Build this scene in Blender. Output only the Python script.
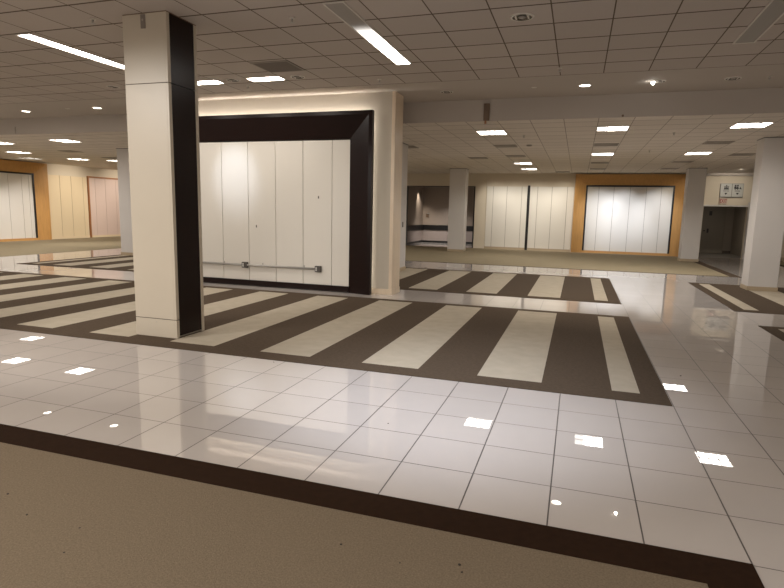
import bpy, bmesh, math, random
from mathutils import Vector, Matrix
random.seed(7)
PI = math.pi
sc = bpy.context.scene
for o in list(bpy.data.objects):
    bpy.data.objects.remove(o)
COL = sc.collection

# ------------------------------------------------------------------ camera
F, YAW, PIT, ROL = 560.388, 0.315131, 0.146825, 0.0219794
cd = bpy.data.cameras.new('camera')
cam = bpy.data.objects.new('camera', cd)
COL.objects.link(cam)
d = Vector((-math.sin(YAW)*math.cos(PIT), math.cos(YAW)*math.cos(PIT), -math.sin(PIT)))
r0 = Vector((math.cos(YAW), math.sin(YAW), 0))
u0 = r0.cross(d)
rr = math.cos(ROL)*r0 + math.sin(ROL)*u0
uu = -math.sin(ROL)*r0 + math.cos(ROL)*u0
M = Matrix(((rr.x, uu.x, -d.x, 0), (rr.y, uu.y, -d.y, 0), (rr.z, uu.z, -d.z, 1.6), (0, 0, 0, 1)))
cam.matrix_world = M
cd.sensor_fit = 'HORIZONTAL'
cd.sensor_width = 36
cd.lens = 36*F/784
cd.clip_start = 0.05
cd.clip_end = 200
sc.camera = cam

# ------------------------------------------------------------------ world, exposure
w = bpy.data.worlds.new('world')
sc.world = w
w.use_nodes = True
w.node_tree.nodes['Background'].inputs[0].default_value = (1.0, 0.93, 0.86, 1)
w.node_tree.nodes['Background'].inputs[1].default_value = 0.42
sc.view_settings.view_transform = 'Standard'
sc.view_settings.look = 'None'
sc.view_settings.gamma = 1.0
sc.view_settings.use_curve_mapping = False
sc.view_settings.exposure = 1.3
L_TROFF, L_LINE, L_WASH, L_CAN = 6.5, 7.0, 19.0, 4.0      # radiance of the lit lenses
WARM = (1.0, 0.94, 0.87)

# ------------------------------------------------------------------ materials
def mat(name, col, rough=0.7, metal=0.0, spec=0.5, noise=0.0, nscale=8.0, bump=0.0, bscale=200.0, stretch=None, coat=0.0):
    m = bpy.data.materials.new(name)
    m.use_nodes = True
    nt = m.node_tree
    b = nt.nodes['Principled BSDF']
    b.inputs['Base Color'].default_value = (*col, 1)
    b.inputs['Roughness'].default_value = rough
    b.inputs['Metallic'].default_value = metal
    b.inputs['Specular IOR Level'].default_value = spec
    b.inputs['Coat Weight'].default_value = coat
    tc = nt.nodes.new('ShaderNodeTexCoord')
    src = tc.outputs['Object']
    if stretch:
        mp = nt.nodes.new('ShaderNodeMapping')
        mp.inputs['Scale'].default_value = stretch
        nt.links.new(src, mp.inputs[0])
        src = mp.outputs[0]
    if noise:
        n = nt.nodes.new('ShaderNodeTexNoise')
        n.inputs['Scale'].default_value = nscale
        n.inputs['Detail'].default_value = 6
        nt.links.new(src, n.inputs[0])
        mx = nt.nodes.new('ShaderNodeMix')
        mx.data_type = 'RGBA'
        mx.inputs[6].default_value = tuple(min(1, c*(1-noise)) for c in col) + (1,)
        mx.inputs[7].default_value = tuple(min(1, c*(1+noise)) for c in col) + (1,)
        nt.links.new(n.outputs[0], mx.inputs[0])
        nt.links.new(mx.outputs[2], b.inputs['Base Color'])
    if bump:
        n2 = nt.nodes.new('ShaderNodeTexNoise')
        n2.inputs['Scale'].default_value = bscale
        n2.inputs['Detail'].default_value = 3
        nt.links.new(src, n2.inputs[0])
        bp = nt.nodes.new('ShaderNodeBump')
        bp.inputs['Strength'].default_value = bump
        bp.inputs['Distance'].default_value = 0.01
        nt.links.new(n2.outputs[0], bp.inputs['Height'])
        nt.links.new(bp.outputs[0], b.inputs['Normal'])
    return m

def emit(name, col, s, base=(0.8, 0.8, 0.8)):
    m = bpy.data.materials.new(name)
    m.use_nodes = True
    b = m.node_tree.nodes['Principled BSDF']
    b.inputs['Base Color'].default_value = (*base, 1)
    b.inputs['Emission Color'].default_value = (*col, 1)
    b.inputs['Emission Strength'].default_value = s
    m.cycles.emission_sampling = 'FRONT' if s > 2 else 'NONE'
    return m

def math_node(nt, op, a, b=None):
    n = nt.nodes.new('ShaderNodeMath')
    n.operation = op
    for i, v in enumerate((a, b)):
        if v is None:
            continue
        if isinstance(v, (int, float)):
            n.inputs[i].default_value = v
        else:
            nt.links.new(v, n.inputs[i])
    return n.outputs[0]

def grid_mat(name, ca, cb, line, px, ox, py, oy, lw, rough, rough_line, spec, vary, bumpd=0.0, speck=0.0, coord='Object', lwy=.42):
    """A tile or ceiling-panel field: joints on a square grid, tiles that vary a little from one to the next."""
    m = bpy.data.materials.new(name)
    m.use_nodes = True
    nt = m.node_tree
    b = nt.nodes['Principled BSDF']
    tc = nt.nodes.new('ShaderNodeTexCoord')
    sp = nt.nodes.new('ShaderNodeSeparateXYZ')
    nt.links.new(tc.outputs[coord], sp.inputs[0])
    ux = math_node(nt, 'DIVIDE', math_node(nt, 'SUBTRACT', sp.outputs[0], ox), px)
    uy = math_node(nt, 'DIVIDE', math_node(nt, 'SUBTRACT', sp.outputs[1], oy), py)
    fx = math_node(nt, 'FRACT', ux)
    fy = math_node(nt, 'FRACT', uy)
    ex = math_node(nt, 'MULTIPLY', math_node(nt, 'MINIMUM', fx, math_node(nt, 'SUBTRACT', 1.0, fx)), px)
    ey = math_node(nt, 'MULTIPLY', math_node(nt, 'MINIMUM', fy, math_node(nt, 'SUBTRACT', 1.0, fy)), py)
    lx = math_node(nt, 'LESS_THAN', ex, lw*0.5)
    ly = math_node(nt, 'LESS_THAN', ey, lw*lwy)
    ln = math_node(nt, 'MAXIMUM', lx, ly)
    cid = nt.nodes.new('ShaderNodeCombineXYZ')
    nt.links.new(math_node(nt, 'FLOOR', ux), cid.inputs[0])
    nt.links.new(math_node(nt, 'FLOOR', uy), cid.inputs[1])
    wn = nt.nodes.new('ShaderNodeTexWhiteNoise')
    wn.noise_dimensions = '3D'
    nt.links.new(cid.outputs[0], wn.inputs['Vector'])
    n = nt.nodes.new('ShaderNodeTexNoise')
    n.inputs['Scale'].default_value = 3.0
    n.inputs['Detail'].default_value = 8
    nt.links.new(tc.outputs[coord], n.inputs[0])
    fac = math_node(nt, 'ADD', math_node(nt, 'MULTIPLY', wn.outputs[0], vary), math_node(nt, 'MULTIPLY', n.outputs[0], 1-vary))
    mx = nt.nodes.new('ShaderNodeMix')
    mx.data_type = 'RGBA'
    mx.inputs[6].default_value = (*ca, 1)
    mx.inputs[7].default_value = (*cb, 1)
    nt.links.new(fac, mx.inputs[0])
    last = mx.outputs[2]
    if speck:
        n3 = nt.nodes.new('ShaderNodeTexNoise')
        n3.inputs['Scale'].default_value = 180
        nt.links.new(tc.outputs[coord], n3.inputs[0])
        m3 = nt.nodes.new('ShaderNodeMix')
        m3.data_type = 'RGBA'
        m3.blend_type = 'MULTIPLY'
        m3.inputs[0].default_value = speck
        nt.links.new(last, m3.inputs[6])
        nt.links.new(n3.outputs[0], m3.inputs[7])
        last = m3.outputs[2]
    m2 = nt.nodes.new('ShaderNodeMix')
    m2.data_type = 'RGBA'
    nt.links.new(ln, m2.inputs[0])
    nt.links.new(last, m2.inputs[6])
    m2.inputs[7].default_value = (*line, 1)
    nt.links.new(m2.outputs[2], b.inputs['Base Color'])
    nt.links.new(math_node(nt, 'ADD', rough, math_node(nt, 'MULTIPLY', ln, rough_line-rough)), b.inputs['Roughness'])
    b.inputs['Specular IOR Level'].default_value = spec
    if bumpd:
        b.inputs['IOR'].default_value = 2.0
        # each tile sits with its own tiny tilt, so that mirror images break at the joints
        wv = nt.nodes.new('ShaderNodeVectorMath')
        wv.operation = 'SUBTRACT'
        nt.links.new(wn.outputs['Color'], wv.inputs[0])
        wv.inputs[1].default_value = (0.5, 0.5, 0.5)
        wm = nt.nodes.new('ShaderNodeVectorMath')
        wm.operation = 'MULTIPLY'
        nt.links.new(wv.outputs[0], wm.inputs[0])
        wm.inputs[1].default_value = (bumpd, bumpd, 0)
        ge = nt.nodes.new('ShaderNodeNewGeometry')
        wa = nt.nodes.new('ShaderNodeVectorMath')
        wa.operation = 'ADD'
        nt.links.new(ge.outputs['Normal'], wa.inputs[0])
        nt.links.new(wm.outputs[0], wa.inputs[1])
        wz = nt.nodes.new('ShaderNodeVectorMath')
        wz.operation = 'NORMALIZE'
        nt.links.new(wa.outputs[0], wz.inputs[0])
        nt.links.new(wz.outputs[0], b.inputs['Normal'])
    return m

M_FLOOR = grid_mat('polished_tile', (0.52, 0.475, 0.44), (0.58, 0.53, 0.495), (0.045, 0.033, 0.025),
                   0.4655, 0.882, 0.4625, 2.82, 0.0078, 0.0, 0.6, 0.5, 0.4, bumpd=0.0016)
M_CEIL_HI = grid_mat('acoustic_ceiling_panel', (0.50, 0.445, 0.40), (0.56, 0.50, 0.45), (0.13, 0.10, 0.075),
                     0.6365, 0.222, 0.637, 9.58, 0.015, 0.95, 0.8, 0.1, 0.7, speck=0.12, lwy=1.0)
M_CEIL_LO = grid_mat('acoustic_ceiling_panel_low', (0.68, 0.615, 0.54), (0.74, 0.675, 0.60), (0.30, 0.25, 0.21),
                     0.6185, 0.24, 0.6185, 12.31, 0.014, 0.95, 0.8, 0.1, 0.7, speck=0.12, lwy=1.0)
M_DRY = mat('painted_drywall', (0.47, 0.42, 0.37), 0.85, spec=0.2, noise=0.03, nscale=1.5)
M_WALLM = mat('feature_wall_paint', (0.52, 0.465, 0.385), 0.8, spec=0.25, noise=0.03, nscale=1.2)
M_WALL = mat('cream_wall_paint', (0.66, 0.58, 0.46), 0.8, spec=0.25, noise=0.03, nscale=1.2)
M_COLW = mat('white_column_paint', (0.62, 0.585, 0.555), 0.7, spec=0.3, noise=0.03, nscale=2)
M_COLB = mat('beige_column_laminate', (0.53, 0.465, 0.37), 0.42, spec=0.4, noise=0.04, nscale=2)
M_MARB = mat('travertine_facing', (0.74, 0.61, 0.46), 0.35, noise=0.14, nscale=5, stretch=(3, 3, 0.5))
M_BASE = mat('tan_base_strip', (0.42, 0.33, 0.22), 0.5, noise=0.05)
M_DARK = mat('espresso_wood', (0.011, 0.004, 0.003), 0.30, spec=0.22, noise=0.35, nscale=5, stretch=(1, 1, 12))
M_EDGE = mat('black_edging', (0.008, 0.007, 0.007), 0.4)
M_OAK = mat('honey_oak', (0.52, 0.28, 0.09), 0.45, noise=0.22, nscale=3.5, stretch=(6, 6, 0.7))
M_OAKD = mat('dark_oak_trim', (0.33, 0.14, 0.045), 0.45, noise=0.2, nscale=3, stretch=(6, 6, 0.7))
M_PANEL = mat('white_slatwall_board', (0.74, 0.70, 0.63), 0.42, spec=0.4, noise=0.02, nscale=1.5)
M_CREAM = mat('cream_slatwall_board', (0.76, 0.63, 0.43), 0.5, spec=0.35, noise=0.02, nscale=1.5)
M_PINK = mat('pale_pink_slatwall_board', (0.70, 0.56, 0.50), 0.5, spec=0.35, noise=0.02, nscale=1.5)
M_GAP = mat('groove_backing', (0.09, 0.075, 0.06), 0.8)
M_RUGD = mat('dark_brown_carpet', (0.092, 0.066, 0.045), 0.97, spec=0.1, noise=0.28, nscale=30, bump=0.5, bscale=260)
M_RUGL = mat('sand_carpet', (0.47, 0.41, 0.32), 0.97, spec=0.1, noise=0.14, nscale=6, bump=0.5, bscale=260)
M_NEAR = mat('tan_carpet', (0.225, 0.175, 0.120), 0.97, spec=0.1, noise=0.45, nscale=110, bump=0.8, bscale=320)
M_BAND = mat('chocolate_carpet_border', (0.024, 0.011, 0.005), 0.95, spec=0.1, noise=0.3, nscale=25, bump=0.5, bscale=260)
M_FAR = mat('khaki_carpet', (0.30, 0.25, 0.165), 0.97, spec=0.1, noise=0.10, nscale=3, bump=0.4, bscale=260)
M_TAUPE = mat('taupe_wall_paint', (0.30, 0.245, 0.20), 0.7, noise=0.05)
M_TAUPEL = mat('mauve_wall_paint', (0.33, 0.275, 0.25), 0.7, noise=0.05)
M_METAL = mat('galvanised_steel', (0.42, 0.40, 0.37), 0.4, metal=0.5, noise=0.1, nscale=20)
M_BOX = mat('grey_box_steel', (0.10, 0.09, 0.08), 0.5, metal=0.4)
M_OUT = mat('outlet_plastic', (0.62, 0.60, 0.56), 0.4)
M_TRIM = mat('white_fixture_trim', (0.62, 0.58, 0.52), 0.45)
M_VENT = mat('grey_vent_blade', (0.34, 0.30, 0.255), 0.6)
M_VENTD = mat('vent_shadow_plate', (0.17, 0.145, 0.12), 0.8)
M_GRILLE = mat('dark_grille', (0.20, 0.165, 0.135), 0.7)
M_LOUV = mat('louver_blade', (0.22, 0.20, 0.18), 0.4)
M_GAPL = mat('pale_groove_backing', (0.26, 0.22, 0.17), 0.8)
M_REFL = mat('downlight_reflector', (0.10, 0.085, 0.07), 0.25, metal=0.6)
M_UNLIT = mat('unlit_lens', (0.30, 0.275, 0.24), 0.5)
M_SIGN = mat('grey_sign_face', (0.47, 0.46, 0.42), 0.45)
M_SIGNE = mat('sign_frame', (0.20, 0.19, 0.17), 0.4, metal=0.3)
M_INK = mat('black_sign_print', (0.015, 0.013, 0.012), 0.5)
M_EXITB = mat('exit_sign_box', (0.58, 0.47, 0.38), 0.5)
M_RED = mat('exit_red', (0.28, 0.02, 0.012), 0.5)
M_DOOR = mat('grey_painted_door', (0.20, 0.17, 0.13), 0.55)
M_PLATE = mat('brown_plate', (0.16, 0.10, 0.06), 0.5)
M_LIT = emit('lit_troffer_lens', WARM, L_TROFF)
M_LITLINE = emit('lit_linear_lens', WARM, 22.0)
M_LITWASH = emit('lit_wall_washer_lens', (1, .93, .85), L_WASH)
M_LITCAN = emit('lit_downlight_lens', (1, .9, .78), L_CAN)
M_BULB = emit('bright_bulb', (1, .96, .9), 22)
M_COVE = emit('cove_light_strip', (1.0, 0.92, 0.80), 3.5)
M_COVET = emit('cove_light_strip_top', (1.0, 0.92, 0.84), 15.0)

def fade_mat(name, y0, y1, s):
    """A tube that dies away along its own length (local Y)."""
    m = emit(name, WARM, 3)
    nt = m.node_tree
    b = nt.nodes['Principled BSDF']
    b.inputs['Base Color'].default_value = (0.30, 0.27, 0.24, 1)
    tc = nt.nodes.new('ShaderNodeTexCoord')
    sp = nt.nodes.new('ShaderNodeSeparateXYZ')
    nt.links.new(tc.outputs['Object'], sp.inputs[0])
    mr = nt.nodes.new('ShaderNodeMapRange')
    mr.interpolation_type = 'SMOOTHERSTEP'
    mr.inputs['From Min'].default_value = y0
    mr.inputs['From Max'].default_value = y1
    mr.inputs['To Min'].default_value = 0
    mr.inputs['To Max'].default_value = 1
    nt.links.new(sp.outputs[1], mr.inputs['Value'])
    p = math_node(nt, 'POWER', mr.outputs[0], 2.2)
    nt.links.new(math_node(nt, 'MULTIPLY', p, s), b.inputs['Emission Strength'])
    return m

# ------------------------------------------------------------------ helpers
def box(bm, x0, x1, y0, y1, z0, z1, mi=0):
    v = [bm.verts.new((x, y, z)) for z in (z0, z1) for y in (y0, y1) for x in (x0, x1)]
    for q in ((0, 2, 3, 1), (4, 5, 7, 6), (0, 1, 5, 4), (2, 6, 7, 3), (0, 4, 6, 2), (1, 3, 7, 5)):
        f = bm.faces.new([v[i] for i in q])
        f.material_index = mi
    return bm

def sheet(x0, x1, y0, y1, z):
    """a single downward-facing lens"""
    bm = bmesh.new()
    bm.faces.new([bm.verts.new(p) for p in ((x0, y0, z), (x0, y1, z), (x1, y1, z), (x1, y0, z))])
    return bm

def poly(bm, pts, mi=0):
    f = bm.faces.new([bm.verts.new(p) for p in pts])
    f.material_index = mi
    return f

def prism(bm, front, back, mi=0):
    """closed solid between two quads given in the same order"""
    a = [bm.verts.new(p) for p in front]
    b = [bm.verts.new(p) for p in back]
    fs = [bm.faces.new(a), bm.faces.new(b[::-1])]
    n = len(a)
    for i in range(n):
        fs.append(bm.faces.new((a[i], b[i], b[(i+1) % n], a[(i+1) % n])))
    for f in fs:
        f.material_index = mi

def lathe(bm, prof, cx, cy, cz, axis='z', n=24, mi=0, cap=True):
    rings = []
    for r, h in prof:
        ring = []
        for i in range(n):
            a = 2*PI*i/n
            if axis == 'z':
                p = (cx+r*math.cos(a), cy+r*math.sin(a), cz+h)
            elif axis == 'x':
                p = (cx+h, cy+r*math.cos(a), cz+r*math.sin(a))
            else:
                p = (cx+r*math.cos(a), cy+h, cz+r*math.sin(a))
            ring.append(bm.verts.new(p))
        rings.append(ring)
    for a, b in zip(rings, rings[1:]):
        for i in range(n):
            f = bm.faces.new((a[i], a[(i+1) % n], b[(i+1) % n], b[i]))
            f.smooth = True
            f.material_index = mi
    if cap:
        for ring in (rings[0], rings[-1]):
            f = bm.faces.new(ring)
            f.material_index = mi
    return bm

def B():
    return bmesh.new()

def obj(name, bm, mats, parent=None, bevel=0.0, origin=None, recalc=True):
    if recalc:
        bmesh.ops.recalc_face_normals(bm, faces=bm.faces)
    org = Vector(origin) if origin else (Vector(parent.get('_o')) if parent is not None else Vector((0, 0, 0)))
    if org.length:
        bmesh.ops.translate(bm, verts=bm.verts, vec=-org)
    me = bpy.data.meshes.new(name)
    bm.to_mesh(me)
    bm.free()
    for m in (mats if isinstance(mats, (list, tuple)) else [mats]):
        me.materials.append(m)
    o = bpy.data.objects.new(name, me)
    COL.objects.link(o)
    if parent is not None:
        o.parent = parent
        o['_o'] = list(parent['_o'])
    else:
        o.location = org
        o['_o'] = list(org)
    if bevel:
        b = o.modifiers.new('bevel', 'BEVEL')
        b.width = bevel
        b.segments = 2
        b.limit_method = 'ANGLE'
    return o

def thing(name, label, cat, loc, group=None):
    o = bpy.data.objects.new(name, None)
    o.empty_display_size = 0.1
    o.location = loc
    o['_o'] = list(loc)
    COL.objects.link(o)
    o['label'] = label
    o['category'] = cat
    if group:
        o['group'] = group
    return o

def tag(o, label, cat, group=None):
    o['label'] = label
    o['category'] = cat
    if group:
        o['group'] = group
    return o

def struct(name, bm, m, **k):
    o = obj(name, bm, m, **k)
    o['kind'] = 'structure'
    return o

def kids(o):
    return [c for c in bpy.data.objects if c.parent == o]

def dup(root, loc, label, group=None):
    r = root.copy()
    COL.objects.link(r)
    r.location = loc
    r['label'] = label
    if group:
        r['group'] = group
    for ch in kids(root):
        c = ch.copy()
        COL.objects.link(c)
        c.parent = r
        for g in kids(ch):
            e = g.copy()
            COL.objects.link(e)
            e.parent = c
    return r

def spot(name, loc, target, power, col, angle, blend=0.6, size=0.04):
    ld = bpy.data.lights.new(name, 'SPOT')
    ld.energy = power
    ld.color = col
    ld.spot_size = math.radians(angle)
    ld.spot_blend = blend
    ld.shadow_soft_size = size
    o = bpy.data.objects.new(name, ld)
    o.location = loc
    o.rotation_euler = (Vector(target)-Vector(loc)).to_track_quat('-Z', 'Y').to_euler()
    COL.objects.link(o)
    return o

# ------------------------------------------------------------------ setting
XL, XR, YB, YF = -22.6, 13.0, 25.8, -9.0
H, HL = 3.77, 3.37                      # high and low ceiling
YT, YD = 9.58, 11.25                    # end of the high panels, face of the drop
struct('floor', box(B(), XL-.2, XR+.2, YF, YB+4.2, -0.12, 0.0), M_FLOOR)
struct('ceiling', box(B(), XL-.2, XR+.2, YF, YT, H, H+.12), M_CEIL_HI)
b = B()
box(b, XL-.2, XR+.2, YD, YB+.1, HL, HL+.12)
struct('ceiling', b, M_CEIL_LO)
b = B()
box(b, XL-.2, XR+.2, YT, YD, H-.002, H+.12)
box(b, XL-.2, XR+.2, YD-.02, YD+.0, HL-.004, H+.12)
struct('trim_1', b, M_DRY)
struct('wall_left', box(B(), XL-.2, XL, YF, YB+.2, 0, H), M_WALL)
struct('wall_right', box(B(), XR, XR+.2, YF, YB+.2, 0, H), M_WALL)
ax0, ax1 = -7.83, -4.53                # alcove opening
rx0, rx1 = 4.80, 6.36                  # restroom corridor opening
b = B()
box(b, XL, ax0, YB, YB+.2, 0, H)
box(b, ax1, rx0, YB, YB+.2, 0, H)
box(b, rx1, XR, YB, YB+.2, 0, H)
box(b, ax0, ax1, YB, YB+.2, 2.80, H)
box(b, rx0, rx1, YB, YB+.2, 2.07, H)
struct('wall_back', b, M_WALL)
# header ledge over the back wall
struct('trim_2', box(B(), -4.0, -.24, YB-.035, YB, 2.82, HL), M_WALL)
struct('trim_3', box(B(), 4.25, 6.9, YB-.30, YB, 3.27, HL), M_DRY)
# the recess with a black rail
YA = 29.0
b = B()
box(b, ax0-.2, ax1+1.4, YA, YA+.15, 0, 2.9)
box(b, ax0-.2, ax0, YB+.2, YA, 0, 2.9)
box(b, ax1+1.2, ax1+1.4, YB+.2, YA, 0, 2.9)
struct('wall_alcove', b, M_TAUPE)
b = B()
box(b, ax0, ax1+1.2, YA-.012, YA, .10, .72)
box(b, ax0, ax0+.012, YB+.2, YA-.012, .10, .72)
struct('wall_alcove_lower', b, M_TAUPEL)
struct('ceiling_alcove', box(B(), ax0-.2, ax1+1.4, YB+.2, YA+.15, 2.9, 3.0), M_TAUPE)
b = B()
box(b, ax0, ax1+1.2, YA-.045, YA-.012, .66, .92)
box(b, ax0+.012, ax0+.045, YB+.2, YA-.045, .66, .92)
struct('trim_4', b, M_EDGE)
b = B()
box(b, ax0, ax1+1.2, YA-.03, YA-.012, .0, .10)
box(b, ax0+.0, ax0+.03, YB+.2, YA-.03, .0, .10)
struct('baseboard_alcove', b, M_EDGE)
b = B()
box(b, ax0, ax0+.07, YB-.01, YB+.20, 0, 2.80)
box(b, ax1-.05, ax1, YB-.01, YB+.20, 0, 2.80)
box(b, ax0+.07, ax1-.05, YB-.01, YB+.20, 2.77, 2.80)
struct('trim_5', b, M_EDGE)
# corridor to the restrooms
YC = 29.3
rx2 = 6.72
struct('floor_corridor', box(B(), rx0-1.2, rx2, YB+.2, YC, 0, .004), mat('dull_grey_floor', (.20, .18, .155), .55, noise=.05))
b = B()
box(b, rx0-1.4, rx2+.15, YC, YC+.15, 0, 2.4)
box(b, rx2, rx2+.15, YB+.2, YC, 0, 2.4)
box(b, rx0-1.4, rx0-1.2, YB+.2, YC, 0, 2.4)
struct('wall_corridor', b, mat('corridor_paint', (0.25, 0.21, 0.165), 0.7, noise=.03))
struct('ceiling_corridor', box(B(), rx0-1.4, rx2+.15, YB+.2, YC+.15, 2.4, 2.5), M_DRY)
struct('baseboard_corridor', box(B(), rx0-1.2, rx2, YC-.02, YC, 0, .13), mat('brown_base', (0.07, 0.05, 0.035), .6))
b = B()
box(b, rx1, rx1+.16, YB-.06, YB, 0, 2.25)
box(b, rx0-.1, rx1, YB-.06, YB, 2.07, 2.13)
struct('door_1', b, M_COLW)
# base strips along the walls
struct('baseboard_back', box(B(), -4.48, -.26, YB-.03, YB, 0, .10), M_BASE)
struct('baseboard_right', box(B(), rx1+.16, XR, YB-.03, YB, 0, .13), M_BASE)
struct('baseboard_left', box(B(), XL, XL+.03, YF, 15.0, 0, .13), M_BASE)

# the free-standing feature wall
wx0, wx1, wy0, wy1 = -9.0, -3.31, 10.13, 10.61
b = B()
box(b, wx0, wx1-.07, wy0+.02, wy1, 0, H-.002)
struct('wall_middle', b, M_WALLM)
struct('trim_6', box(B(), wx1-.07, wx1, wy0+.0, wy1, 0.11, H-.002), M_MARB, bevel=.004)
b = B()
box(b, wx0, wx1-.02, wy0, wy0+.02, .0, .11)
box(b, wx1-.07, wx1+.008, wy0-.01, wy1+.01, 0, .11)
struct('baseboard_middle', b, M_MARB)

# ------------------------------------------------------------------ carpets
def rug(x0, x1, y0, y1, lights, label, group='striped carpet inlays'):
    """inlay with light stripes running away from the camera; the stripes are faces of one mesh"""
    b = B()
    z = .006
    ly0, ly1 = y0+.25, y1-.18
    xs = [x0]
    for a, c in lights:
        xs += [a, c]
    xs.append(x1)
    for i in range(len(xs)-1):
        a, c = xs[i], xs[i+1]
        if i % 2:
            box(b, a, c, y0, ly0, 0, z, 0)
            box(b, a, c, ly0, ly1, 0, z, 1)
            box(b, a, c, ly1, y1, 0, z, 0)
        else:
            box(b, a, c, y0, y1, 0, z, 0)
    bmesh.ops.remove_doubles(b, verts=b.verts, dist=.0001)
    o = obj('striped_carpet', b, [M_RUGD, M_RUGL])
    tag(o, label, 'carpet', group)
    return o
wide = [(-.85-1.2275*k, -.23-1.2275*k) for k in range(11)][::-1]
rug(-14.08, .872, 5.135, 9.60, [(-13.86, -13.62)]+wide+[(.40, .64)], 'long sand-striped brown carpet inlay under the nearest column, in front of the feature wall')
rug(-14.08, .86, 10.98, 15.40, [(-13.86, -13.62)]+wide+[(.40, .64)], 'brown carpet inlay with sand stripes lying behind the feature wall')
wr = [(2.90, 3.13), (3.76, 4.38)]+[(3.76+1.2275*k, 4.38+1.2275*k) for k in range(1, 6)]
rug(2.70, 11.3, 11.02, 15.45, wr, 'brown carpet inlay with sand stripes under the white column at the right')
rug(2.70, 11.3, 5.135, 9.66, wr, 'brown carpet inlay whose corner tip shows at the right edge, nearest on that side')
b = B()
box(b, -14, .88-.235, -8.9, 2.585, 0, .008, 0)
box(b, -14, .88-.235, 2.585, 2.82, 0, .008, 1)
box(b, .88-.235, .88, -8.9, 2.82, 0, .008, 1)
bmesh.ops.remove_doubles(b, verts=b.verts, dist=.0001)
tag(obj('carpet', b, [M_NEAR, M_BAND]), 'plain tan carpet with a dark chocolate border filling the foreground', 'carpet')
b = B()
box(b, XL+.24, -16.26, 2.0, 25.56, 0, .006, 0)
box(b, -16.26, 4.10, 17.62, 25.56, 0, .006, 0)
box(b, -16.26, 4.10, 17.56, 17.62, 0, .006, 1)
box(b, 4.10, 4.38, 17.56, 25.75, 0, .006, 1)
bmesh.ops.remove_doubles(b, verts=b.verts, dist=.0001)
tag(obj('carpet', b, [M_FAR, M_RUGD]), 'khaki carpet running along the far and left panelled walls', 'carpet')
b = B()
box(b, 7.0, XR, 20.9, 25.75, 0, .006, 0)
box(b, 6.8, XR, 20.5, 20.9, 0, .006, 1)
box(b, 6.8, 7.0, 20.9, 25.75, 0, .006, 1)
bmesh.ops.remove_doubles(b, verts=b.verts, dist=.0001)
tag(obj('carpet', b, [M_FAR, M_RUGD]), 'far sliver of khaki carpet with a dark border just right of the white column', 'carpet')

# ------------------------------------------------------------------ columns
# the near column: beige laminate with an espresso panel let into its side
cx0, cx1, cy0, cy1 = -5.15, -4.54, 5.53, 6.06
t = thing('column', 'square beige column with a near-black side panel, nearest column, standing on the striped carpet', 'column', ((cx0+cx1)/2, (cy0+cy1)/2, .006))
b = B()
g = .004
box(b, cx0+g, cx1-.035, cy0+g, cy1-g, .006, H-.012, 1)              # core seen in the joints
for z0, z1 in ((.006, .228), (.236, 2.995), (3.003, H-.010)):
    box(b, cx0, cx1-.03, cy0, cy1, z0, z1, 0)
    box(b, cx1-.03, cx1, cy0, cy0+.05, z0, z1, 0)
    box(b, cx1-.03, cx1, cy1-.05, cy1, z0, z1, 0)
obj('cladding', b, [M_COLB, M_GAP], t, bevel=.0015)
b = B()
for z0, z1 in ((.03, 2.995), (3.003, H-.010)):
    box(b, cx1-.034, cx1-.006, cy0+.052, cy1-.052, z0, z1)
o = obj('side_panel', b, M_DARK, t)
o['label'] = 'near-black wood side panel'
b = B()
box(b, cx0+.002, cx1-.002, cy0+.002, cy1-.002, H-.010, H)
obj('ceiling_collar', b, M_PLATE, t)
b = B()
box(b, -4.885, -4.825, cy0-.012, cy0, 3.60, 3.75)
o = obj('wall_plate', b, mat('worn_steel_plate', (.22, .185, .16), .5), t)
obj('indicator', lathe(B(), [(.012, -.018), (.012, -.012)], -4.855, cy0, 3.69, 'y', 12), M_VENT, o)
b = B()
lathe(b, [(.006, -.004), (.006, .001)], -4.84, cy0, .19, 'y', 10)
obj('screw', b, M_METAL, t)

def column(x0, x1, y0, y1, label, h=HL):
    t = thing('column', label, 'column', ((x0+x1)/2, (y0+y1)/2, 0), 'white square columns')
    s = .03
    b = B()
    # a shaft with small rebated corners
    prof = [(x0+s, y0), (x1-s, y0), (x1-s, y0+.008), (x1, y0+s), (x1, y1-s), (x1-s, y1), (x0+s, y1), (x0, y1-s), (x0, y0+s), (x0+s, y0+.008)]
    prof = [(x0, y0), (x1, y0), (x1, y1), (x0, y1)]
    prism(b, [(x, y, .006) for x, y in prof], [(x, y, h-.02) for x, y in prof])
    obj('shaft', b, M_COLW, t, bevel=.006)
    b = B()
    box(b, x0-.008, x1+.008, y0-.008, y1+.008, h-.02, h-.001)
    obj('ceiling_collar', b, M_SIGNE, t)
    b = B()
    box(b, x0-.014, x1+.014, y0-.014, y1+.014, .0, .10)
    obj('base', b, M_BASE, t, bevel=.003)
    return t
column(3.735, 4.31, 14.45, 14.98, 'white square column standing on the striped carpet at the right edge')
column(-5.08, -4.46, 14.20, 14.80, 'slender-looking white column edge just behind the right end of the feature wall')
column(-13.97, -13.36, 14.5, 15.1, 'white square column seen left of the dark-sided column')
column(3.68, 4.26, 22.95, 23.5, 'grey-white column between the oak frame and the restroom opening')
column(-5.08, -4.42, 22.85, 23.4, 'white square column in front of the dark alcove')

# ------------------------------------------------------------------ wall panelling and frames
def frame_map(face, base):
    """u along the wall, v up, w out from the wall -> world"""
    if face == 'back':
        return lambda u, v, w: (u, base-w, v)
    return lambda u, v, w: (base+w, u, v)

def wbox(b, mp, u0, u1, v0, v1, w0, w1, mi=0):
    prism(b, [mp(u0, v0, w1), mp(u1, v0, w1), mp(u1, v1, w1), mp(u0, v1, w1)],
          [mp(u0, v0, w0), mp(u1, v0, w0), mp(u1, v1, w0), mp(u0, v1, w0)], mi)

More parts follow.
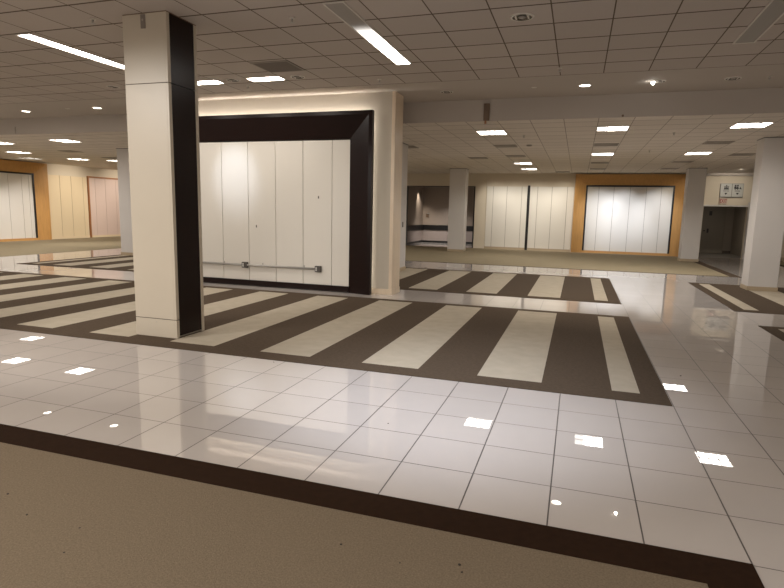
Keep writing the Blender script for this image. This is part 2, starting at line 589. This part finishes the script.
def boards(mp, us, v0, v1, m, parent, w0=.0, w1=.018, gap=.006, name='panel_board', back=None):
    b = B()
    wbox(b, mp, us[0], us[-1], v0, v1, w0, w0+(w1-w0)*.4, 1)
    for a, c in zip(us, us[1:]):
        wbox(b, mp, a+gap/2, c-gap/2, v0, v1, w0+(w1-w0)*.4, w1, 0)
    return obj(name, b, [m, back or M_GAP], parent)

def bevel_frame(mp, u0, u1, v1, i0, i1, iv, wo, wi, flat, m, parent, sill, bottom=0.0, edge=None, ew=.035):
    """left, right and head member of a picture-frame surround that slopes inward, mitred at the corners"""
    f = flat
    def member(name, pts_outer, pts_mid, pts_inner):
        b = B()
        a, c = pts_outer, pts_mid
        prism(b, [mp(*a[0], wo), mp(*a[1], wo), mp(*c[1], wo), mp(*c[0], wo)],
              [mp(*a[0], .0 if not edge_gap else edge_gap), mp(*a[1], .0 if not edge_gap else edge_gap), mp(*c[1], .0 if not edge_gap else edge_gap), mp(*c[0], .0 if not edge_gap else edge_gap)])
        e = pts_inner
        g0 = edge_gap
        prism(b, [mp(*c[0], wo), mp(*c[1], wo), mp(*e[1], wi), mp(*e[0], wi)],
              [mp(*c[0], g0), mp(*c[1], g0), mp(*e[1], g0), mp(*e[0], g0)])
        return obj(name, b, m, parent, bevel=.002)
    edge_gap = 0.004
    member('side_rail', [(u0, bottom), (u0, v1)], [(u0+f, bottom), (u0+f, v1-f)], [(i0, bottom), (i0, iv)])
    member('side_rail', [(u1, v1), (u1, bottom)], [(u1-f, v1-f), (u1-f, bottom)], [(i1, iv), (i1, bottom)])
    member('head_rail', [(u0, v1), (u1, v1)], [(u0+f, v1-f), (u1-f, v1-f)], [(i0, iv), (i1, iv)])
    b = B()
    wbox(b, mp, i0, i1, bottom, sill, .004, wi+.01)
    obj('bottom_rail', b, m, parent)
    if edge:
        b = B()
        wbox(b, mp, i0, i0+ew, sill, iv, wi-.03, wi+.012)
        wbox(b, mp, i1-ew, i1, sill, iv, wi-.03, wi+.012)
        wbox(b, mp, i0+ew, i1-ew, iv-ew, iv, wi-.03, wi+.012)
        o = obj('inner_edging', b, edge, parent)
        o['label'] = 'thin black edging'

# dark display frame on the feature wall
mp = frame_map('back', wy0)
t = thing('display_frame', 'large near-black mitred display surround with white grooved panels on the feature wall', 'display frame', (-6.15, wy0, 0.0))
u0, u1 = -8.62, -3.69
for nm in ('spacer',):
    b = B()
    wbox(b, mp, u0+.30, u1-.30, .02, 3.1, .0, .03)
    obj('backing', b, M_GAP, t)
us = [-8.18, -7.64, -7.02, -6.40, -5.775, -5.165, -4.545, -4.17]
boards(mp, us, .12, 2.91, M_PANEL, t, .03, .065, gap=.011)
def dark_member(name, o4, m4, i4):
    b = B()
    prism(b, [mp(*o4[0], .19), mp(*o4[1], .19), mp(*m4[1], .19), mp(*m4[0], .19)],
          [mp(*o4[0], .09), mp(*o4[1], .09), mp(*m4[1], .09), mp(*m4[0], .09)])
    prism(b, [mp(*m4[0], .19), mp(*m4[1], .19), mp(*i4[1], .08), mp(*i4[0], .08)],
          [mp(*m4[0], .09), mp(*m4[1], .09), mp(*i4[1], .03), mp(*i4[0], .03)])
    obj(name, b, M_DARK, t)
f = .07
dark_member('side_rail', [(u0, 0), (u0, 3.42)], [(u0+f, 0), (u0+f, 3.42-f)], [(-8.16, 0), (-8.16, 2.93)])
dark_member('side_rail', [(u1, 3.42), (u1, 0)], [(u1-f, 3.42-f), (u1-f, 0)], [(-4.17, 2.93), (-4.17, 0)])
dark_member('head_rail', [(u0, 3.42), (u1, 3.42)], [(u0+f, 3.42-f), (u1-f, 3.42-f)], [(-8.16, 2.93), (-4.17, 2.93)])
b = B()
wbox(b, mp, -8.16, -4.17, .015, .125, .03, .10)
obj('bottom_rail', b, M_DARK, t)
b = B()
for a in ((u0+.10, u0+.12, .06, 3.3), (u1-.12, u1-.10, .06, 3.3)):
    wbox(b, mp, a[0], a[1], a[2], a[3], .035, .06, 0)
wbox(b, mp, u0+.12, u1-.12, 3.28, 3.31, .04, .075, 1)
o = obj('light_strip', b, [M_COVE, M_COVET], t)
o['label'] = 'hidden warm light strip behind the surround'
for x, z in ((-6.22, 1.24), (-4.83, 1.84)):
    b = B()
    wbox(b, mp, x-.010, x+.012, z-.03, z+.02, .065, .068)
    obj('screw_hole', b, M_GAP, t)

# conduit fixed low on those panels
yc = wy0-.065
t = thing('electrical_conduit', 'galvanised pipe with two outlet boxes running low across the white grooved panels', 'conduit', (-6.4, yc, .42))
lathe_b = lathe(B(), [(.021, -8.06), (.021, -4.86)], 0, yc-.032, .435, 'x', 14)
obj('pipe', lathe_b, M_METAL, t)
for x in (-7.0, -6.08, -5.14):
    b = B()
    box(b, x-.011, x+.011, yc-.052, yc, .412, .458)
    box(b, x-.013, x+.013, yc-.008, yc, .452, .492)
    obj('clamp', b, M_METAL, t, bevel=.002)
for x in (-6.485, -4.82):
    o = obj('junction_box', box(B(), x-.062, x+.062, yc-.058, yc, .375, .495), M_BOX, t, bevel=.004)
    b = B()
    box(b, x-.045, x-.012, yc-.063, yc-.058, .40, .43)
    box(b, x-.045, x-.012, yc-.063, yc-.058, .44, .47)
    obj('outlet', b, M_OUT, o)

# oak frames
def oak_frame(face, base, u0, u1, i0, i1, grooves, label):
    mp = frame_map(face, base)
    t = thing('display_frame', label, 'display frame', mp((u0+u1)/2, 0, 0))
    b = B()
    boards(mp, [i0]+grooves+[i1], .10, 2.88, M_PANEL, t, .0, .03, gap=.014, back=M_GAPL)
    bevel_frame(mp, u0, u1, 3.33, i0, i1, 2.88, .22, .07, .03, M_OAK, t, .10, edge=M_EDGE, ew=.065)
    return t
oak_frame('back', YB, -.22, 4.02, .24, 3.68, [.76, 1.36, 2.0, 2.62, 3.19], 'honey oak mitred display surround with white grooved panels on the far wall')
oak_frame('left', XL, 14.9, 19.22, 15.4, 18.66, [15.75, 16.35, 16.95, 17.5, 18.1, 18.43], 'honey oak mitred display surround with brightly lit panels at the left edge')

# white panels on the far wall, left and right of the black strip
mp = frame_map('back', YB)
t = thing('wall_panelling', 'white grooved wall panels right of the black strip, against the oak surround', 'wall panels', (-1.2, YB, .1))
boards(mp, [-2.1, -1.77, -1.16, -.52, -.24], .10, 2.80, M_PANEL, t, gap=.016, back=M_GAPL)
t = thing('wall_panelling', 'white grooved wall panels between the pilaster and the black strip', 'wall panels', (-3.1, YB, .1))
boards(mp, [-4.0, -3.71, -3.10, -2.45, -2.2], .10, 2.80, M_PANEL, t, gap=.016, back=M_GAPL)
b = B()
wbox(b, mp, -2.20, -2.095, .006, 2.85, .0, .05)
tag(obj('wall_strip', b, M_EDGE, bevel=.003), 'narrow black upright strip dividing the white far wall panels', 'trim')
b = B()
wbox(b, mp, -4.5, -4.02, .006, HL-.002, .0, .10)
struct('trim_7', b, M_WALL)
# left wall panels
mp = frame_map('left', XL)
t = thing('wall_panelling', 'cream grooved panels beside the left oak surround', 'wall panels', (XL, 20.4, .0))
boards(mp, [19.26, 19.36, 19.98, 20.59, 21.25, 21.48], .10, 2.88, M_CREAM, t, gap=.014, back=M_GAPL)
b = B()
wbox(b, mp, 19.24, 21.50, .006, .10, 0, .03)
obj('base_rail', b, M_CREAM, t)
t = thing('wall_panelling', 'pale pink grooved panels in a thin brown wood frame on the left wall', 'wall panels', (XL, 23.6, .0))
boards(mp, [21.58, 21.97, 22.60, 23.27, 23.9, 24.5, 25.1, 25.6], .10, 2.88, M_PINK, t, gap=.014, back=M_GAPL)
b = B()
wbox(b, mp, 21.51, 21.58, .006, 2.95, 0, .07)
wbox(b, mp, 21.58, 25.68, 2.88, 2.95, 0, .07)
wbox(b, mp, 25.61, 25.68, .006, 2.88, 0, .07)
obj('wood_frame', b, M_OAKD, t)
b = B()
wbox(b, mp, 21.58, 25.61, .006, .10, 0, .03)
obj('base_rail', b, M_CREAM, t)

# ------------------------------------------------------------------ signs and small wall things
t = thing('restroom_sign', 'grey two-panel sign with black pictograms above the dark opening', 'sign', (5.72, YB-.10, 2.46))
sx0, sx1, sz0, sz1, sy = 5.33, 6.11, 2.46, 2.96, YB-.10
b = B()
box(b, sx0-.015, sx1+.015, sy+.01, sy+.10, sz0-.03, sz1+.015)
obj('sign_box', b, M_SIGNE, t)
for a, c, flip in ((sx0, 5.71, False), (5.735, sx1, True)):
    o = obj('sign_panel', box(B(), a, c, sy, sy+.01, sz0, sz1), M_SIGN, t)
    m = (a+c)/2
    b = B()
    def fig(x, s=1.0, skirt=False):
        lathe(b, [(.033*s, -.006), (.033*s, 0)], x, sy, 2.892, 'y', 12)
        if skirt:
            prism(b, [(x-.02*s, sy-.005, 2.855), (x+.02*s, sy-.005, 2.855), (x+.045*s, sy-.005, 2.76), (x-.045*s, sy-.005, 2.76)],
                  [(x-.02*s, sy, 2.855), (x+.02*s, sy, 2.855), (x+.045*s, sy, 2.76), (x-.045*s, sy, 2.76)])
        else:
            box(b, x-.042*s, x+.042*s, sy-.005, sy, 2.77, 2.858)
        box(b, x-.02*s, x-.004*s, sy-.005, sy, 2.725, 2.77)
        box(b, x+.004*s, x+.02*s, sy-.005, sy, 2.725, 2.77)
    if flip:
        fig(m-.09)
        fig(m-.01, 1, True)
        box(b, m+.055, m+.14, sy-.005, sy, 2.755, 2.775)
        prism(b, [(m+.055, sy-.005, 2.775), (m+.12, sy-.005, 2.775), (m+.07, sy-.005, 2.86)], [(m+.055, sy, 2.775), (m+.12, sy, 2.775), (m+.07, sy, 2.86)])
    else:
        box(b, m-.095, m+.095, sy-.005, sy, 2.735, 2.752)
        box(b, m-.095, m+.095, sy-.005, sy, 2.862, 2.876)
        for x in (-.055, 0, .055):
            lathe(b, [(.021, -.006), (.021, 0)], m+x, sy, 2.836, 'y', 10)
            box(b, m+x-.026, m+x+.026, sy-.005, sy, 2.755, 2.814)
        prism(b, [(m-.03, sy-.005, 2.876), (m+.03, sy-.005, 2.876), (m, sy-.005, 2.93)], [(m-.03, sy, 2.876), (m+.03, sy, 2.876), (m, sy, 2.93)])
    obj('pictogram', b, M_INK, o)
    b = B()
    xx = m-.10
    while xx < m+.09:
        ww = random.uniform(.010, .018)
        box(b, xx, xx+ww, sy-.003, sy, 2.665, 2.70)
        xx += ww+.008
    obj('lettering', b, M_INK, o)
    b = B()
    prism(b, [(m-.055, sy-.004, 2.61), (m+.055, sy-.004, 2.61), (m, sy-.004, 2.53)], [(m-.055, sy, 2.61), (m+.055, sy, 2.61), (m, sy, 2.53)])
    obj('arrow', b, M_INK, o)
t = thing('exit_sign', 'small pale exit sign with dark red letters under the two-panel sign', 'sign', (5.46, YB-.06, 2.28))
obj('sign_box', box(B(), 5.32, 5.60, YB-.10, YB, 2.185, 2.385), M_EXITB, t, bevel=.006)
cu = bpy.data.curves.new('exit_text', 'FONT')
cu.body = 'EXIT'
cu.size = .19
cu.extrude = .003
cu.align_x = 'CENTER'
cu.align_y = 'CENTER'
cu.offset = .004
tmp = bpy.data.objects.new('exit_text', cu)
COL.objects.link(tmp)
bpy.context.view_layer.update()
me = bpy.data.meshes.new_from_object(tmp.evaluated_get(bpy.context.evaluated_depsgraph_get()))
bpy.data.objects.remove(tmp)
me.materials.clear()
me.materials.append(M_RED)
o = bpy.data.objects.new('lettering', me)
COL.objects.link(o)
o.parent = t
o.rotation_euler = (PI/2, 0, 0)
xs = [v.co.x for v in me.vertices]
o.scale = (.25/(max(xs)-min(xs)), 1, 1)
o.location = (0, -.044, .0)

# door in the corridor back wall
t = thing('corridor_door', 'grey flush door in the dim restroom corridor', 'door', (5.9, YC-.05, 0))
t['_o'] = [5.9, YC-.05, 0]
obj('door_leaf', box(B(), 5.44, 6.38, YC-.05, YC-.003, .006, 2.10), M_DOOR, t, bevel=.003)
b = B()
lathe(b, [(.03, -.11), (.035, -.09), (.014, -.08), (.014, -.05)], 5.55, YC, 1.02, 'y', 14)
obj('door_handle', b, M_INK, t)
obj('escutcheon', box(B(), 5.66, 5.74, YC-.06, YC-.05, .93, 1.12), M_INK, t)
obj('door_plate', box(B(), 5.70, 5.82, YC-.06, YC-.05, 1.72, 1.92), M_INK, t)

# little things on walls
t = thing('wall_bracket', 'small brown bracket left on the taupe alcove wall', 'bracket', (-8.0+.35, YA, 1.42))
x = atx = -7.58
obj('plate', box(B(), x-.07, x+.07, YA-.03, YA, 1.32, 1.50), M_PLATE, t, bevel=.004)
obj('hook', box(B(), x-.015, x+.11, YA-.06, YA-.03, 1.50, 1.54), M_METAL, t)
t = thing('drop_bracket', 'brown upright bracket on the drop face over the middle of the room', 'bracket', (-1.81, YD-.02, 3.5))
obj('bar', box(B(), -1.87, -1.76, YD-.055, YD-.02, 3.37, 3.69), M_PLATE, t, bevel=.004)
obj('hanger', box(B(), -1.85, -1.81, YD-.05, YD-.025, 3.31, 3.37), M_OAKD, t)
tag(obj('hook', lathe(B(), [(.012, -.04), (.02, -.02), (.012, 0)], .64, YD-.03, 3.41, 'z', 10), M_PLATE), 'tiny dark hook on the drop face right of the bracket', 'hook')
tag(obj('wall_slot', box(B(), -14.09, -14.065, YD-.032, YD-.02, 3.38, 3.56), M_VENT), 'thin dark upright strip on the drop face at the far left', 'trim')
tag(obj('switch_plate', box(B(), -4.455, -4.445, 14.42, 14.50, 1.18, 1.32), M_SIGNE), 'tiny switch plate on the column behind the feature wall', 'switch')

# ------------------------------------------------------------------ ceiling fixtures
def linear_light(x, y0, y1, lens, label, z=H, x1=None):
    t = thing('linear_light', label, 'ceiling light', (x, y0, z), 'linear ceiling lights')
    xa, xb = x-.105, x+.105
    b = B()
    for a in ((xa-.018, xa, y0-.018, y1+.018), (xb, xb+.018, y0-.018, y1+.018), (xa, xb, y0-.018, y0), (xa, xb, y1, y1+.018)):
        box(b, a[0], a[1], a[2], a[3], z-.012, z)
    obj('frame', b, M_TRIM, t)
    obj('lens', sheet(xa, xb, y0, y1, z-.006), lens, t, recalc=False)
    return t
linear_light(-7.0, 5.79, 8.33, fade_mat('linear_lens_fading', 2.54, .9, L_LINE*1.0), 'long narrow ceiling light lit nearly to its far end, left of the near column')
linear_light(-2.61, 5.79, 8.33, fade_mat('linear_lens_half_dead', .45, 1.7, L_LINE*1.0), 'long narrow ceiling light with only its far half lit')
linear_light(1.81, 5.79, 8.33, M_UNLIT, 'long narrow unlit ceiling light at the top right corner')
# unseen lights added on the same grid to light the foreground
proto = linear_light(-7.0, -1.2, 1.34, M_LITLINE, 'long narrow fully lit ceiling light added outside the picture')
for x, y in ((-2.6, -1.2), (1.81, -1.2), (-11.4, -1.2), (-11.4, 5.79), (-7.0, -6.5), (-2.6, -6.5), (6.2, -6.5), (10.6, 5.79), (-15.8, 5.79), (-15.8, -1.2), (-20.2, 5.79)):
    dup(proto, (x, y, H), 'long narrow fully lit ceiling light added outside the picture', 'added linear ceiling lights outside the view')
proto['group'] = 'added linear ceiling lights outside the view'

def troffer(x, y, lens, label, w=.58, dep=.58, z=HL, nx=3, ny=2, half=None, group='square ceiling lights'):
    t = thing('troffer', label, 'ceiling light', (x, y, z), group)
    b = B()
    s = .014
    x1, y1 = x+w, y+dep
    for a in ((x-s, x, y-s, y1+s), (x1, x1+s, y-s, y1+s), (x, x1, y-s, y), (x, x1, y1, y1+s)):
        box(b, a[0], a[1], a[2], a[3], z-.014, z)
    obj('frame', b, M_TRIM, t)
    if half:
        obj('lens', sheet(x+w*half, x1, y, y1, z-.005), lens, t, recalc=False)
        o = obj('dim_lens', sheet(x, x+w*half, y, y1, z-.005), M_DIM, t, recalc=False)
        o['label'] = 'dim end of the lens'
    else:
        obj('lens', sheet(x, x1, y, y1, z-.005), lens, t, recalc=False)
    b = B()
    for i in range(1, nx):
        q = x+w*i/nx
        box(b, q-.009, q+.009, y, y1, z-.020, z-.006)
    for i in range(1, ny):
        q = y+dep*i/ny
        box(b, x, x1, q-.009, q+.009, z-.020, z-.006)
    obj('louver', b, M_LOUV, t)
    return t
M_DIM = emit('dim_lens', WARM, 1.2)
TR = [
 (.25, 12.33, 'square lit ceiling light with a dim left end, nearest one right of the bracket', .30),
 (-2.23, 12.53, 'square lit ceiling light under the drop beside the brown bracket', None),
 (2.71, 12.30, 'square lit ceiling light at the right, nearest above the white column', None),
 (.25, 17.42, 'second square ceiling light back in the middle row, dim at its left end', .30),
 (2.74, 17.45, 'second square ceiling light back in the right row', None),
 (-2.27, 20.35, 'square ceiling light far back behind the bracket, nearer of the last pair', .3),
 (-2.27, 22.95, 'square ceiling light farthest back behind the bracket, farther of the last pair', .3),
 (-14.2, 12.30, 'square lit ceiling light just beyond the drop at the left, nearest the near column', None),
 (-16.9, 12.40, 'square lit ceiling light just beyond the drop at the left edge', None),
 (-19.2, 14.85, 'square lit ceiling light in front of the left oak surround', None),
 (-21.2, 16.9, 'far dim square ceiling light above the left oak surround', .9),
 (-19.3, 17.45, 'small far square ceiling light before the cream panels', None),
 (-18.1, 18.2, 'small far square ceiling light before the pale pink panels', None),
 (-9.2, 12.4, 'square ceiling light hidden behind the feature wall', None),
 (-7.2, 17.45, 'square ceiling light behind the feature wall, deeper in', None),
 (-12.1, 17.45, 'square ceiling light behind the feature wall, to the left', None),
 (-9.7, 22.4, 'square ceiling light near the far wall behind the feature wall', None),
 (-14.6, 22.4, 'square ceiling light near the far left corner', None),
 (7.7, 12.3, 'square ceiling light beyond the right edge', None),
 (7.7, 17.45, 'square ceiling light beyond the right edge, deeper in', None),
 (10.2, 22.4, 'square ceiling light beyond the right edge, by the far wall', None),
]
for x, y, lab, half in TR:
    troffer(x, y, M_LIT, lab, half=half)
# two shallow wall washers before the feature wall
troffer(-5.47, 8.60, M_LITWASH, 'shallow lit wall washer right of the near column, near the grey vent', w=.60, dep=.24, z=H, nx=1, ny=1, group='wall washers')
troffer(-6.68, 8.60, M_LITWASH, 'shallow lit wall washer whose end shows right beside the near column', w=.60, dep=.24, z=H, nx=1, ny=1, group='wall washers')
troffer(-7.9, 8.60, M_LITWASH, 'shallow wall washer hidden behind the near column', w=.60, dep=.24, z=H, nx=1, ny=1, group='wall washers')

def vent(x, y, label, w=.58, dep=.55, z=HL, n=9, group='ceiling air vents', m=None):
    m = m or M_VENT
    t = thing('ceiling_vent', label, 'vent', (x, y, z), group)
    obj('plate', box(B(), x, x+w, y, y+dep, z-.004, z-.001), M_VENTD, t)
    b = B()
    s = .02
    for a in ((x, x+s, y, y+dep), (x+w-s, x+w, y, y+dep), (x+s, x+w-s, y, y+s), (x+s, x+w-s, y+dep-s, y+dep)):
        box(b, a[0], a[1], a[2], a[3], z-.012, z-.004)
    obj('frame', b, M_VENT, t)
    b = B()
    for i in range(n):
        q = y+s+(dep-2*s)*(i+.2)/n
        box(b, x+s, x+w-s, q, q+(dep-2*s)/n*.6, z-.010, z-.004)
    obj('blades', b, m, t)
    return t
VE = [(.25, 15.15, 'grey square air vent in the middle light row, nearest of its row'),
      (.28, 20.3, 'grey air vent far back in the middle light row'), (.30, 23.0, 'grey air vent farthest back in the middle light row'),
      (2.73, 15.05, 'grey square air vent in the right light row'), (3.92, 17.95, 'dark slot vent right beside the far end of the white column top'),
      (2.76, 20.1, 'far grey air vent in the right light row'), (2.78, 22.9, 'farthest grey air vent in the right light row'),
      (-2.24, 15.12, 'grey square air vent behind the light by the bracket, nearest of its row'), (-2.25, 17.75, 'second grey air vent behind the light by the bracket'),
      (-3.5, 18.3, 'dark air vent left of the bracket row, above the alcove column'), (-4.95, 15.0, 'pale air vent just right of the feature wall end'),
      (-1.03, 24.5, 'far slim air vent above the black strip'),
      (-16.8, 14.85, 'grey air vent beyond the drop at the left'), (-17.2, 17.1, 'second grey air vent beyond the drop at the left'), (-14.9, 17.4, 'dark air vent above the left white column')]
for x, y, lab in VE:
    vent(x, y, lab)
vent(-4.86, 7.75, 'dark grey square return grille in the high ceiling between the two ceiling light rows', w=.62, dep=.60, z=H, n=16, m=M_GRILLE)

def can(x, y, z, state, label, r=.085):
    t = thing('downlight', label, 'downlight', (x, y, z), 'round recessed downlights')
    obj('trim_ring', lathe(B(), [(r, -.001), (r+.022, -.001), (r+.018, -.009), (r, -.012), (r, -.001)], x, y, z, n=28, cap=False), M_TRIM, t)
    if state == 'lit':
        obj('lens', lathe(B(), [(r, -.002), (r, -.006)], x, y, z, n=28), M_LITCAN, t)
    else:
        obj('reflector', lathe(B(), [(r, -.010), (r*.8, -.005), (r*.55, -.003), (.001, -.0025)], x, y, z, n=28, cap=False), M_REFL, t)
        o = obj('lamp', lathe(B(), [(r*.35, -.003), (r*.38, -.010), (r*.2, -.016), (.002, -.018)], x, y, z, n=16, cap=False), M_BULB if state == 'spot' else M_UNLIT, t)
        b = B()
        for s in (-1, 1):
            box(b, x+s*r*.62-.008, x+s*r*.62+.008, y-r*.5, y+r*.5, z-.012, z-.004)
        obj('bracket', b, M_TRIM, t)
    return t
can(-12.67, 10.41, H-.002, 'lit', 'lit downlight in the plain strip, leftmost of the row', .09)
can(-10.49, 10.38, H-.002, 'lit', 'lit downlight in the plain strip just left of the near column', .09)
can(-.04, 10.35, H-.002, 'lit', 'lit downlight in the plain strip left of the bare bright spotlight', .09)
can(1.08, 10.30, H-.002, 'lit2', 'open spotlight with a glaring bulb in the plain strip', .10)
can(2.15, 10.34, H-.002, 'off', 'unlit downlight in the plain strip at the right', .10)
can(-2.42, 10.37, H-.002, 'off', 'unlit downlight in the plain strip right of the feature wall end', .10)
can(-.74, 6.72, H, 'off', 'unlit downlight in the high ceiling panels at the top centre', .11)
can(-4.57, 8.72, H, 'off', 'round downlight right of the shallow wall washer', .10)
can(-5.78, 8.68, H, 'off', 'round downlight between the two shallow wall washers', .10)
can(-8.34, 8.65, H, 'off', 'unlit downlight with a bright rim just left of the near column top', .09)
can(3.25, 10.34, H-.002, 'off', 'downlight beyond the right edge of the strip', .10)
t = thing('spotlight_bulb', 'glaring bare bulb hanging at the open spotlight', 'lamp', (1.0, 10.3, H-.03))
obj('bulb', lathe(B(), [(.004, -.045), (.022, -.03), (.026, -.015), (.014, 0)], 1.0, 10.3, H-.012, n=14), M_BULB, t)
obj('arm', box(B(), 1.01, 1.12, 10.29, 10.31, H-.028, H-.014), M_TRIM, t)

def sprinkler(x, y, z, label):
    t = thing('sprinkler', label, 'sprinkler', (x, y, z), 'ceiling sprinklers')
    obj('escutcheon', lathe(B(), [(.035, 0), (.032, -.008), (.012, -.012)], x, y, z-.001, n=16), M_TRIM, t)
    obj('stem', lathe(B(), [(.011, -.011), (.008, -.05)], x, y, z-.001, n=10), M_METAL, t)
    obj('deflector', lathe(B(), [(.026, -.05), (.026, -.054)], x, y, z-.001, n=12), M_METAL, t)
for x, y, z, lab in ((-3.27, 6.11, H, 'sprinkler head in the high ceiling left of the half-lit light'), (-3.3, 9.19, H, 'sprinkler head near the end of the high ceiling panels above the frame corner'),
                     (-5.8, 9.17, H, 'sprinkler head before the feature wall between the wall washers'), (-5.6, 5.55, H, 'sprinkler head just left of the near column top'),
                     (1.8, 13.44, HL, 'sprinkler head in the low ceiling between the middle and right lights'), (1.7, 16.86, HL, 'larger ceiling fitting behind that sprinkler in the low ceiling'),
                     (2.64, 10.31, H-.002, 'sprinkler head in the plain strip at the right'), (-1.3, 13.4, HL, 'sprinkler head in the low ceiling right of the bracket'),
                     (-0.41, 9.1, H, 'sprinkler head near the end of the high ceiling panels, centre')):
    sprinkler(x, y, z, lab)
for x, y, lab in ((-.87, 10.33, 'blank round cover plate in the plain strip between two downlights'), (-11.3, 10.33, 'blank round cover plate in the strip between the left downlights')):
    tag(obj('cover_plate', lathe(B(), [(.05, 0), (.045, -.008)], x, y, H-.003, n=20), M_TRIM), lab, 'cover plate')
tag(obj('smoke_detector', lathe(B(), [(.07, 0), (.07, -.02), (.05, -.035)], -1.33, 15.25, HL-.001, n=24), M_VENT), 'grey round detector in the low ceiling beside the nearest bracket-row vent', 'detector')

# ------------------------------------------------------------------ spots: lamps inferred from their pools of light, plus added fill lights
COOL = (0.86, 0.90, 1.0)
WW = (1.0, 0.89, 0.76)
spot('lamp_or_fill_spot', (-1.3, 3.2, H-.03), (-1.0, 4.75, 0), 290, (.82,.88,1), 64, 1.0)
spot('lamp_or_fill_spot', (-4.1, 2.7, H-.03), (-4.72, 5.5, 1.35), 22, WW, 48, 1.0)
spot('lamp_or_fill_spot', (-7.2, 2.0, H-.03), (-4.0, 6.6, 0), 200, (1,.96,.92), 62, .6)
spot('lamp_or_fill_spot', (-4.0, 0.2, H-.03), (-3.9, 1.6, 0), 80, WW, 110, 1.0)
spot('lamp_or_fill_spot', (-6.75, 8.2, H-.03), (-6.70, wy0, 2.2), 58, (.74,.83,1), 33, 1.0)
for x in (.9, 1.75, 3.05):
    spot('lamp_or_fill_spot', (x, YB-2.4, HL-.03), (x, YB, 1.45), 135, COOL, 52, 1.0)
for y in (16.6, 18.0):
    spot('lamp_or_fill_spot', (XL+2.2, y, HL-.03), (XL, y, .9), 62, (1,.95,.93), 60, 1.0)
for y in (20.4, 23.4):
    spot('lamp_or_fill_spot', (XL+2.6, y, HL-.03), (XL, y, 1.6), 125, WW, 95, 1.0)  # added wash, gives the cream and pink panels more light
for x, y in ((.54, 12.62), (3.0, 12.6), (.54, 17.7), (3.03, 17.74), (-1.98, 20.64), (-8.9, 12.7), (-16.6, 12.7), (-11.8, 17.74)):
    spot('lamp_or_fill_spot', (x, y, HL-.035), (x, y, 0), 70 if x != 3.0 else 18, (1, .95, .88), 165, .4, .05)  # fill added at the troffers, making up for their weak lenses
for x in (-3.6, -2.7, -1.7, -.8):
    spot('lamp_or_fill_spot', (x, YB-1.5, HL-.03), (x, YB, 1.6), 40, (1, .94, .84), 80, 1.0)
for x in (-.2, 3.8):
    spot('lamp_or_fill_spot', (x, YB-2.0, HL-.03), (x, YB, 1.8), 25, (1, .9, .75), 70, 1.0)
spot('lamp_or_fill_spot', (5.3, YB+.8, 2.35), (5.6, YB+2.0, .0), 16, WW, 150, 1.0)  # added fill that brightens the corridor, no fitting modelled
spot('lamp_or_fill_spot', (-7.55, YA-1.2, 2.85), (-7.75, YA-.6, 1.0), 60, WW, 75, 1.0)
spot('lamp_or_fill_spot', (-6.2, YA-1.6, 2.85), (-6.4, YA-.9, 0), 110, (1,.95,.9), 95, 1.0)
spot('lamp_or_fill_spot', (-.04, 10.35, H-.03), (-.04, 10.4, 0), 60, WW, 70, .8)
spot('lamp_or_fill_spot', (-18.91, 15.14, HL-.035), (-18.9, 15.5, 0), 90, (1, .93, .84), 160, .4, .05)  # added fill for the left carpet, set at a troffer
spot('lamp_or_fill_spot', (-19.01, 17.74, HL-.035), (-19.6, 19.0, 0), 85, (1, .93, .84), 120, .8, .05)  # second added fill, aimed at the carpet by the left wall
spot('lamp_or_fill_spot', (5.5, YB-2.4, HL-.03), (5.55, YB, 2.7), 45, (1, .92, .8), 60, 1.0)  # added to brighten the wall above the restroom opening

# crumbs lying about
def crumb(x, y, z, label, group, r=.007):
    b = B()
    bmesh.ops.create_icosphere(b, subdivisions=1, radius=r)
    for v in b.verts:
        v.co *= random.uniform(.7, 1.2)
        v.co.z *= .5
    bmesh.ops.translate(b, verts=b.verts, vec=(x, y, z+r*.3))
    tag(obj('crumb', b, M_CRUMB, origin=(x, y, z)), label, 'crumb', group)
M_CRUMB = mat('dark_crumb', (.035, .026, .02), .9)
for x, y in ((-2.25, 1.98), (-2.15, 1.8), (-2.6, 1.98), (-2.89, 2.1), (-.98, 2.3), (-.67, 2.26), (-.39, 2.29), (-.41, 2.34)):
    crumb(x, y, .008, 'tiny dark crumb on the plain tan carpet', 'crumbs on the tan carpet', random.uniform(.004, .008))
crumb(-1.27, 3.87, 0, 'small dark crumb on the white tiles, nearest to the carpet border', 'crumbs on the tiles')
crumb(-2.94, 5.06, 0, 'small dark crumb on the white tiles close to the striped carpet edge', 'crumbs on the tiles')
crumb(1.10, 6.19, 0, 'small dark crumb on the white tiles right of the striped carpet corner', 'crumbs on the tiles', .009)
for o in bpy.data.objects:
    if '_o' in o:
        del o['_o']
